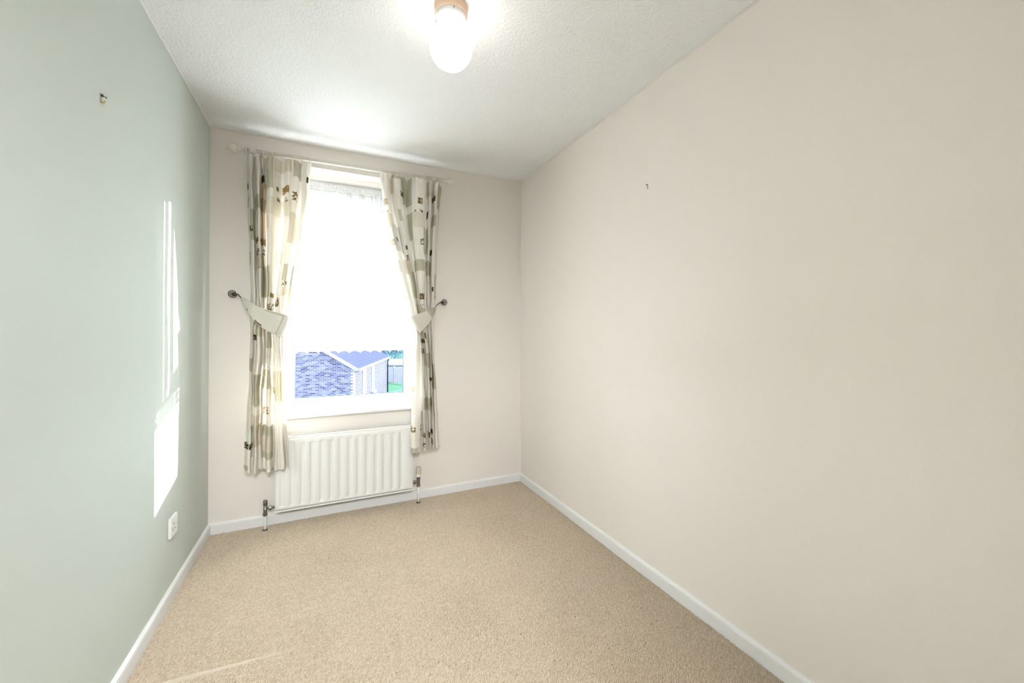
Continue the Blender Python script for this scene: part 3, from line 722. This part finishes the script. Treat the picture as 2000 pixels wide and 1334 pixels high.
b = new(); tube(b, [(-0.3165, VY, 0.092), (-0.3165, VY, 0.06), (-0.3165, VY, 0.045), (-0.3165, VY, -0.005)], [0.0055, 0.0058, 0.0078, 0.0080], 14)
link('supply_pipe', fin(b), M['white'], v1, smooth=True, label='white painted pipe into the carpet')
b = new(); lathe(b, [(0.013, 0.0), (0.0145, 0.0035), (0.009, 0.006)], (-0.3165, VY, 0)); link('recess_shade', fin(b), M['collar'], v1, smooth=True, label='ring painted dark for the shaded recess at the carpet')
# right thermostatic valve
v2 = thing('thermostatic_valve', (0.5795, VY, 0), 'thermostatic valve with a ribbed cream head at the right foot of the radiator', 'valve')
tx = 0.5795
b = new(); n = 24; hz = [(0.0150, 0.196), (0.0162, 0.199), (0.0165, 0.238), (0.0152, 0.243), (0.006, 0.2445)]
lathe(b, hz, (tx, VY, 0), n=24); link('head', fin(b), M['trv'], v2, smooth=True)
b = new()
for i in range(14):
    a = 2*PI*i/14; obox(b, Vector((tx+0.0165*math.cos(a), VY+0.0165*math.sin(a), 0.218)), Vector((math.cos(a), math.sin(a), 0)), Vector((-math.sin(a), math.cos(a), 0)), Vector((0, 0, 1)), 0.0012, 0.0013, 0.018)
link('head_ribs', fin(b), M['trv'], v2)
b = new(); lathe(b, [(0.0150, 0.180), (0.0155, 0.182), (0.0155, 0.195), (0.0145, 0.196)], (tx, VY, 0)); ringp = link('dial_ring', fin(b), M['pvc'], v2, smooth=True, label='pale setting ring with small dark marks')
b = new()
for i in range(10):
    a = 2*PI*i/10+0.2; obox(b, Vector((tx+0.0156*math.cos(a), VY+0.0156*math.sin(a), 0.188+0.003*(i % 2))), Vector((math.cos(a), math.sin(a), 0)), Vector((-math.sin(a), math.cos(a), 0)), Vector((0, 0, 1)), 0.0004, 0.0010, 0.0016)
obox(b, Vector((tx-0.004, VY-0.0150, 0.179)), Vector((1, 0, 0)), Vector((0, 1, 0)), Vector((0, 0, 1)), 0.002, 0.001, 0.0022)
link('dial_marks', fin(b), M['black'], v2)
b = new(); lathe(b, [(0.0125, 0.160), (0.013, 0.163), (0.013, 0.174), (0.011, 0.180)], (tx, VY, 0), n=8)
lathe(b, [(0.0105, 0.118), (0.0105, 0.162)], (tx, VY, 0), n=16); tube(b, [(tx, VY, 0.146), (RX1, VY, 0.146)], 0.0065, 12); link('body', fin(b), M['chrome'], v2)
b = new(); hexnut(b, (tx, VY, 0.119), 0.013, 0.015); link('nut', fin(b), M['chrome'], v2)
b = new(); hexnut(b, (tx-0.026, VY, 0.146), 0.0128, 0.014, 'X'); link('nut', fin(b), M['chrome'], v2)
b = new(); tube(b, [(tx, VY, 0.115), (tx, VY, -0.005)], 0.0075, 14); link('supply_pipe', fin(b), M['white'], v2, smooth=True, label='white painted pipe into the carpet')
b = new(); lathe(b, [(0.013, 0.0), (0.0145, 0.0035), (0.009, 0.006)], (tx, VY, 0)); link('recess_shade', fin(b), M['collar'], v2, smooth=True, label='ring painted dark for the shaded recess at the carpet')

# ---------------------------------------------------------------- ceiling lamp
LX, LY = 0.410, 1.400
lamp = thing('ceiling_lamp', (LX, LY, H), 'lit round opal globe lamp on a peach ring in the middle of the ceiling', 'lamp')
b = new(); lathe(b, [(0.058, 2.351), (0.0595, 2.345), (0.0590, 2.318), (0.056, 2.3145), (0.050, 2.314)], (LX, LY, 0), n=48); link('base_ring', fin(b), M['peach'], lamp, smooth=True, label='peach coloured round mount')
b = new(); lathe(b, [(0.0545, 2.316), (0.0545, 2.300), (0.050, 2.290), (0.044, 2.286)], (LX, LY, 0), n=48); gal = link('gallery', fin(b), M['pvc'], lamp, smooth=True, label='white collar gripping the globe')
b = new()
for a in (0.4, 2.5, 4.6):
    tube(b, [(LX+0.053*math.cos(a), LY+0.053*math.sin(a), 2.306), (LX+0.0595*math.cos(a), LY+0.0595*math.sin(a), 2.306)], 0.0022, 8)
    link('grub_screw', fin(b), M['chrome'], gal); b = new()
b.free()
b = new(); pr_ = []
for i in range(25):
    a = PI*i/24; pr_.append((max(0.0005, 0.0785*math.sin(a)), 2.2065+0.085*math.cos(a)))
lathe(b, pr_, (LX, LY, 0), n=48); link('globe', fin(b), M['opal'], lamp, smooth=True, label='glowing white opal glass globe')

# ---------------------------------------------------------------- wall socket
sk = thing('wall_socket', (XL, 2.208, 0.275), 'white single switched socket low on the green wall', 'socket')
b = new(); box(b, XL, XL+0.011, 2.165, 2.251, 0.275, 0.361); plate = link('face_plate', fin(b, bev=0.003), M['pvc'], sk)
b = new(); box(b, XL+0.0112, XL+0.014, 2.222, 2.234, 0.330, 0.352); link('switch_rocker', fin(b, bev=0.0008), M['pvc'], sk)
b = new()
box(b, XL+0.0108, XL+0.0116, 2.199, 2.203, 0.325, 0.334)
box(b, XL+0.0108, XL+0.0116, 2.186, 2.193, 0.304, 0.308); box(b, XL+0.0108, XL+0.0116, 2.209, 2.216, 0.304, 0.308)
link('pin_holes', fin(b), M['black'], sk, label='three dark pin holes')
b = new()
for yy in (2.176, 2.240):
    b = new(); lathe(b, [(0.0022, 0.0106), (0.0022, 0.0116)], (XL, yy, 0.318), 'X', 10); link('screw', fin(b), M['chrome'], sk)

# ---------------------------------------------------------------- picture hooks
hk = thing('picture_hook', (XL, 1.586, 1.865), 'small brass picture hook high on the green wall', 'hook')
b = new(); box(b, XL, XL+0.0012, 1.5800, 1.5870, 1.8445, 1.8700)
tube(b, [(XL+0.0012, 1.5835, 1.8475), (XL+0.0035, 1.5835, 1.8440), (XL+0.0065, 1.5835, 1.8435), (XL+0.0085, 1.5835, 1.8465), (XL+0.0090, 1.5835, 1.8505)], [0.0020, 0.0022, 0.0022, 0.0020, 0.0016], 10)
link('hook_strip', fin(b), M['brass'], hk, smooth=True)
b = new(); lathe(b, [(0.0034, 0.001), (0.0042, 0.003), (0.0036, 0.0055), (0.0015, 0.0062)], (XL, 1.5835, 1.8655), 'X', 16)
tube(b, [(XL+0.001, 1.5835, 1.8665), (XL+0.013, 1.5835, 1.8610)], 0.0012, 10); lathe(b, [(0.0024, 0.0120), (0.0024, 0.0132)], (XL, 1.5835, 1.8608), 'X', 12)
link('nail', fin(b), M['iron'], hk, smooth=True, label='dark nail through the top of the hook')

h2 = thing('picture_hook', (XR, 1.447, 1.865), 'tiny brass nail hook high on the cream wall', 'hook')
b = new(); tube(b, [(XR, 1.447, 1.870), (XR-0.010, 1.447, 1.874)], 0.0016, 8); tube(b, [(XR, 1.452, 1.876), (XR-0.005, 1.4475, 1.870)], 0.0013, 8)
link('nail', fin(b), M['iron'], h2)
b = new(); box(b, XR-0.0015, XR, 1.444, 1.450, 1.853, 1.872); link('hook_strip', fin(b), M['brass'], h2)

# ---------------------------------------------------------------- outside
GZ = -3.36
b = new(); box(b, -60, 60, 6, 130, GZ-0.2, GZ); go = link('ground_lawn', fin(b), M['grass'], kind='structure', label='green lawn between the buildings')
go.name = 'floor_lawn'
ang = math.radians(16.3)
d1 = Vector((math.sin(ang), math.cos(ang), 0)); d2 = Vector((math.cos(ang), -math.sin(ang), 0)); zz = Vector((0, 0, 1))
C = deep(693.5, 717, 20.0); ze = C.z; C.z = 0
bw, bl = 7.4, 10.0; pitch = math.radians(31.5)
hs = thing('brick_outbuilding', (C.x, C.y, GZ), 'single storey brick building with a tiled gable roof seen below the net curtain', 'building')
def wpt(a, e, z): return Vector((C.x, C.y, 0))+d2*a+d1*e+zz*z     # a to the right of the gable corner, e backwards
# walls: body in mortar colour
b = new(); apex = ze+bw/2*math.tan(pitch)
v = [b.verts.new(wpt(a, e, z)) for e in (0, bl) for a, z in ((0, GZ), (0, ze), (-bw/2, apex), (-bw, ze), (-bw, GZ))]
b.faces.new(v[:5]); b.faces.new(v[5:][::-1])
for i in range(5): b.faces.new((v[i], v[(i+1) % 5], v[5+(i+1) % 5], v[5+i]))
link('wall_core', fin(b), M['mortar'], hs)
b = new(); r = 0
z = GZ+0.04
while z < apex-0.1:
    lim = 0 if z < ze else (z+0.07-ze)/math.tan(pitch)
    a = -bw+(0.1125 if r % 2 else 0)
    while a+0.215 < -lim:
        if a > -bw+lim: obox(b, wpt(a+0.1075, -0.004, z+0.0325), d2, d1, zz, 0.101, 0.010, 0.0265)
        a += 0.225
    z += 0.075; r += 1
link('gable_bricks', fin(b), M['brick'], hs, kind='stuff')
win_e = [(1.55, 2.15), (4.2, 4.9)]
def side_e(u):   # distance back along the side wall seen at column u
    d = ray(u, 700); A = Vector((d.x, d.y)); k = (A.y*(-C.x)+A.x*C.y)/(A.y*d1.x-A.x*d1.y); return k
wins = [(side_e(707.5), side_e(714), 0.95, 2.95), (side_e(725), side_e(730), 0.95, 2.95)]
b = new(); z = GZ+0.04; r = 0
while z < ze-0.1:
    e = 0.0+(0.1125 if r % 2 else 0)
    while e+0.215 < bl:
        if not any(w0-0.2 < e < w1 and ze-w3*0.55-0.35 < z-0 < ze-0.3 for w0, w1, _, w3 in wins):
            obox(b, wpt(0.004, e+0.1075, z+0.0325), d1, d2, zz, 0.1045, 0.010, 0.0285)
        e += 0.225
    z += 0.075; r += 1
link('side_bricks', fin(b), M['sunlit_brick'], hs, kind='stuff')
for w0, w1, _, _ in wins:
    b = new(); zt, zb_ = ze-0.33, ze-1.85
    obox(b, wpt(0.0, (w0+w1)/2, (zt+zb_)/2), d1, d2, zz, (w1-w0)/2, 0.04, (zt-zb_)/2); w_ = link('building_window', fin(b), M['fascia'], hs)
    b = new(); obox(b, wpt(0.03, (w0+w1)/2, (zt+zb_)/2), d1, d2, zz, (w1-w0)/2-0.09, 0.02, (zt-zb_)/2-0.14); link('pane', fin(b), M['win_dark'], w_)
    b = new(); obox(b, wpt(0.06, (w0+w1)/2, zb_-0.05), d1, d2, zz, (w1-w0)/2+0.12, 0.10, 0.06); link('ledge', fin(b), M['fascia'], w_)
for sgn, nm in ((1, 'roof_slope'), (-1, 'roof_slope')):
    b = new(); n = Vector(); ov = 0.18
    p = [(0.18, ze-0.11), (-bw/2, apex+0.02)] if sgn == 1 else [(-bw-0.18, ze-0.11), (-bw/2, apex+0.02)]
    # tiled in overlapping courses
    k = 20
    for i in range(k):
        f0, f1 = i/k, (i+1.25)/k
        a0 = p[0][0]+(p[1][0]-p[0][0])*f0; z0 = p[0][1]+(p[1][1]-p[0][1])*f0+0.05
        a1 = p[0][0]+(p[1][0]-p[0][0])*min(1, f1); z1 = p[0][1]+(p[1][1]-p[0][1])*min(1, f1)+0.03
        vs = [b.verts.new(wpt(a, e, z+dz)) for dz in (-0.05, 0) for (a, z, e) in ((a0, z0, -ov), (a0, z0, bl+ov), (a1, z1, bl+ov), (a1, z1, -ov))]
        for f in ((0, 1, 2, 3), (7, 6, 5, 4), (0, 4, 5, 1), (1, 5, 6, 2), (2, 6, 7, 3), (3, 7, 4, 0)): b.faces.new([vs[q] for q in f])
    link(nm, fin(b), M['roof'], hs)
    b = new(); A = wpt(p[0][0], -ov-0.02, p[0][1]-0.04); B = wpt(p[1][0], -ov-0.02, p[1][1]-0.04)
    ax = (B-A).normalized(); obox(b, (A+B)/2, ax, d1, ax.cross(d1), (B-A).length/2, 0.02, 0.075); link('verge_board', fin(b), M['fascia'], hs)
b = new(); obox(b, wpt(0.2, bl/2, ze-0.13), d1, d2, zz, bl/2+0.18, 0.06, 0.05); link('gutter', fin(b), M['fascia'], hs)
b = new(); tube(b, [wpt(0.24, bl-0.1, ze-0.15), wpt(0.10, bl-0.1, ze-0.42), wpt(0.10, bl-0.1, GZ)], 0.055, 10); link('downpipe', fin(b), M['pipe_blue'], hs, smooth=True, label='dark blue downpipe')

# fence, white round cover and planting to the right of the building
fz = thing('garden_fence', (deep(775, 742, 36).x, deep(775, 742, 36).y, GZ), 'pale panel fence at the far end of the lawn', 'fence')
P0 = deep(748, 742, 36.5); P1 = deep(815, 742, 34); P0.z = P1.z = GZ; fd = (P1-P0).normalized(); fn = fd.cross(zz)
Lf = (P1-P0).length; npan = 3
for i in range(npan):
    b = new(); w = Lf/npan; nb = 12
    for k in range(nb): obox(b, P0+fd*(i*w+(k+0.5)*w/nb)+zz*(0.72+0.01*(k % 2)), fd, fn, zz, w/nb*0.46, 0.012+0.008*(k % 2), 0.66)
    link('fence_panel', fin(b), M['fence'], fz)
for i in range(npan+1):
    b = new(); obox(b, P0+fd*(i*Lf/npan)-fn*0.05+zz*0.75, fd, fn, zz, 0.07, 0.07, 0.75); link('fence_post', fin(b), M['fascia'], fz)
cc = deep(777, 712, 38.5)
cv = thing('garden_gazebo', (cc.x, cc.y, GZ), 'white round topped cover behind the pale fence', 'gazebo')
b = new(); lathe(b, [(1.15, 1.35), (1.2, 1.5), (1.1, 1.72), (0.8, 1.9), (0.3, 1.98)], (cc.x, cc.y, GZ), n=28); link('canopy', fin(b), M['tank'], cv, smooth=True)
b = new(); lathe(b, [(1.1, 0.0), (1.1, 1.4)], (cc.x, cc.y, GZ), n=28); link('side_wall', fin(b), M['fence'], cv, smooth=True)

def tree(c, h, r, label, seed, name='tree'):
    rr = random.Random(seed); t = thing(name, (c.x, c.y, GZ), label, 'tree', 'trees beyond the fence')
    bm = new(); tube(bm, [(c.x, c.y, GZ), (c.x+0.1, c.y, GZ+h*0.35), (c.x-0.1, c.y, GZ+h*0.7)], [0.16, 0.12, 0.05], 8)
    for k in range(7):
        a = rr.uniform(0, 2*PI); z = GZ+h*rr.uniform(0.25, 0.6)
        tube(bm, [(c.x, c.y, z), (c.x+r*0.5*math.cos(a), c.y+r*0.5*math.sin(a), z+h*0.15), (c.x+r*0.85*math.cos(a), c.y+r*0.85*math.sin(a), z+h*0.32)], [0.06, 0.04, 0.015], 5)
    link('trunk', fin(bm), M['fence'], t)
    n = 5200; V_, Fc = [], []
    for k in range(n):
        a = rr.uniform(0, 2*PI); w = rr.random()**0.4; ph = math.acos(rr.uniform(-1, 1))
        lump = 1+0.22*math.sin(3*a+seed)+0.15*math.sin(7*ph+a*2)
        p = Vector((c.x+r*w*lump*math.sin(ph)*math.cos(a), c.y+r*w*lump*math.sin(ph)*math.sin(a), GZ+h*0.56+h*0.42*w*lump*math.cos(ph)))
        s = rr.uniform(0.05, 0.11); e = Vector((rr.uniform(-1, 1), rr.uniform(-1, 1), rr.uniform(-1, 1))).normalized(); g = e.orthogonal().normalized()
        i0 = len(V_); V_ += [p-e*s, p+g*s*0.5, p+e*s, p-g*s*0.5]; Fc.append((i0, i0+1, i0+2, i0+3))
    me = bpy.data.meshes.new('leaves'); me.from_pydata([tuple(q) for q in V_], [], Fc); me.update()
    link('foliage', me, M['foliage'], t, kind='stuff')
tc = [deep(752, 640, 43), deep(772, 640, 52), deep(812, 640, 45), deep(744, 640, 62)]
labs = ['blue green tree directly behind the drainpipe corner of the brick building', 'blue green tree behind the white garden cover', 'blue green tree at the right edge of the pane', 'blue green tree behind the roof of the brick building']
for i, c_ in enumerate(tc): tree(c_, [7.4, 6.6, 7.8, 6.8][i], [1.7, 1.6, 1.9, 1.5][i], labs[i], 11+i)

# far houses seen faintly through the net
def house(u0_, u1_, dist, eave, ridge, label):
    A = deep(u0_, 700, dist); B = deep(u1_, 700, dist); A.z = B.z = 0
    dx = (B-A).normalized(); dn = zz.cross(dx); w = (B-A).length; dp = 7
    t = thing('far_house', ((A.x+B.x)/2, (A.y+B.y)/2, GZ), label, 'house', 'far houses beyond the lawn')
    bm = new(); vs = [bm.verts.new(A+dx*a+dn*e+zz*z) for e in (0, dp) for a, z in ((0, GZ), (w, GZ), (w, eave), (0, eave))]
    for f in ((0, 1, 2, 3), (7, 6, 5, 4), (0, 4, 5, 1), (1, 5, 6, 2), (2, 6, 7, 3), (3, 7, 4, 0)): bm.faces.new([vs[q] for q in f])
    link('wall', fin(bm), M['house'], t)
    bm = new(); vs = [bm.verts.new(A+dx*a+dn*e+zz*z) for a in (-0.3, w+0.3) for e, z in ((-0.4, eave-0.1), (dp/2, ridge), (dp+0.4, eave-0.1))]
    for f in ((0, 1, 2), (5, 4, 3), (0, 3, 4, 1), (1, 4, 5, 2), (2, 5, 3, 0)): bm.faces.new([vs[q] for q in f])
    link('roof', fin(bm), M['house_roof'], t)
    bm = new(); box(bm, -0.4, 0.4, -0.4, 0.4, ridge-0.6, ridge+0.9); me = fin(bm); me.transform(Matrix.Translation(A+dx*w*0.3+dn*dp*0.5)); link('chimney', me, M['house'], t)
    for k in range(3):
        for zf in (0.25, 0.72):
            cz = GZ+(eave-GZ)*zf+0.1; cx = w*(k+0.5)/3
            bm = new(); obox(bm, A+dx*cx-dn*0.02+zz*cz, dx, dn, zz, 0.75, 0.05, 0.6); w_ = link('house_window', fin(bm), M['fascia'], t)
            bm = new(); obox(bm, A+dx*cx-dn*0.07+zz*cz, dx, dn, zz, 0.65, 0.02, 0.5); link('pane', fin(bm), M['win_dark'], w_)
house(540, 600, 44, 2.2, 4.6, 'far house at the left of the view through the net')
house(628, 700, 64, 2.4, 5.0, 'far house in the middle of the view through the net')
for o in bpy.data.objects:
    if '_o' in o: del o['_o']
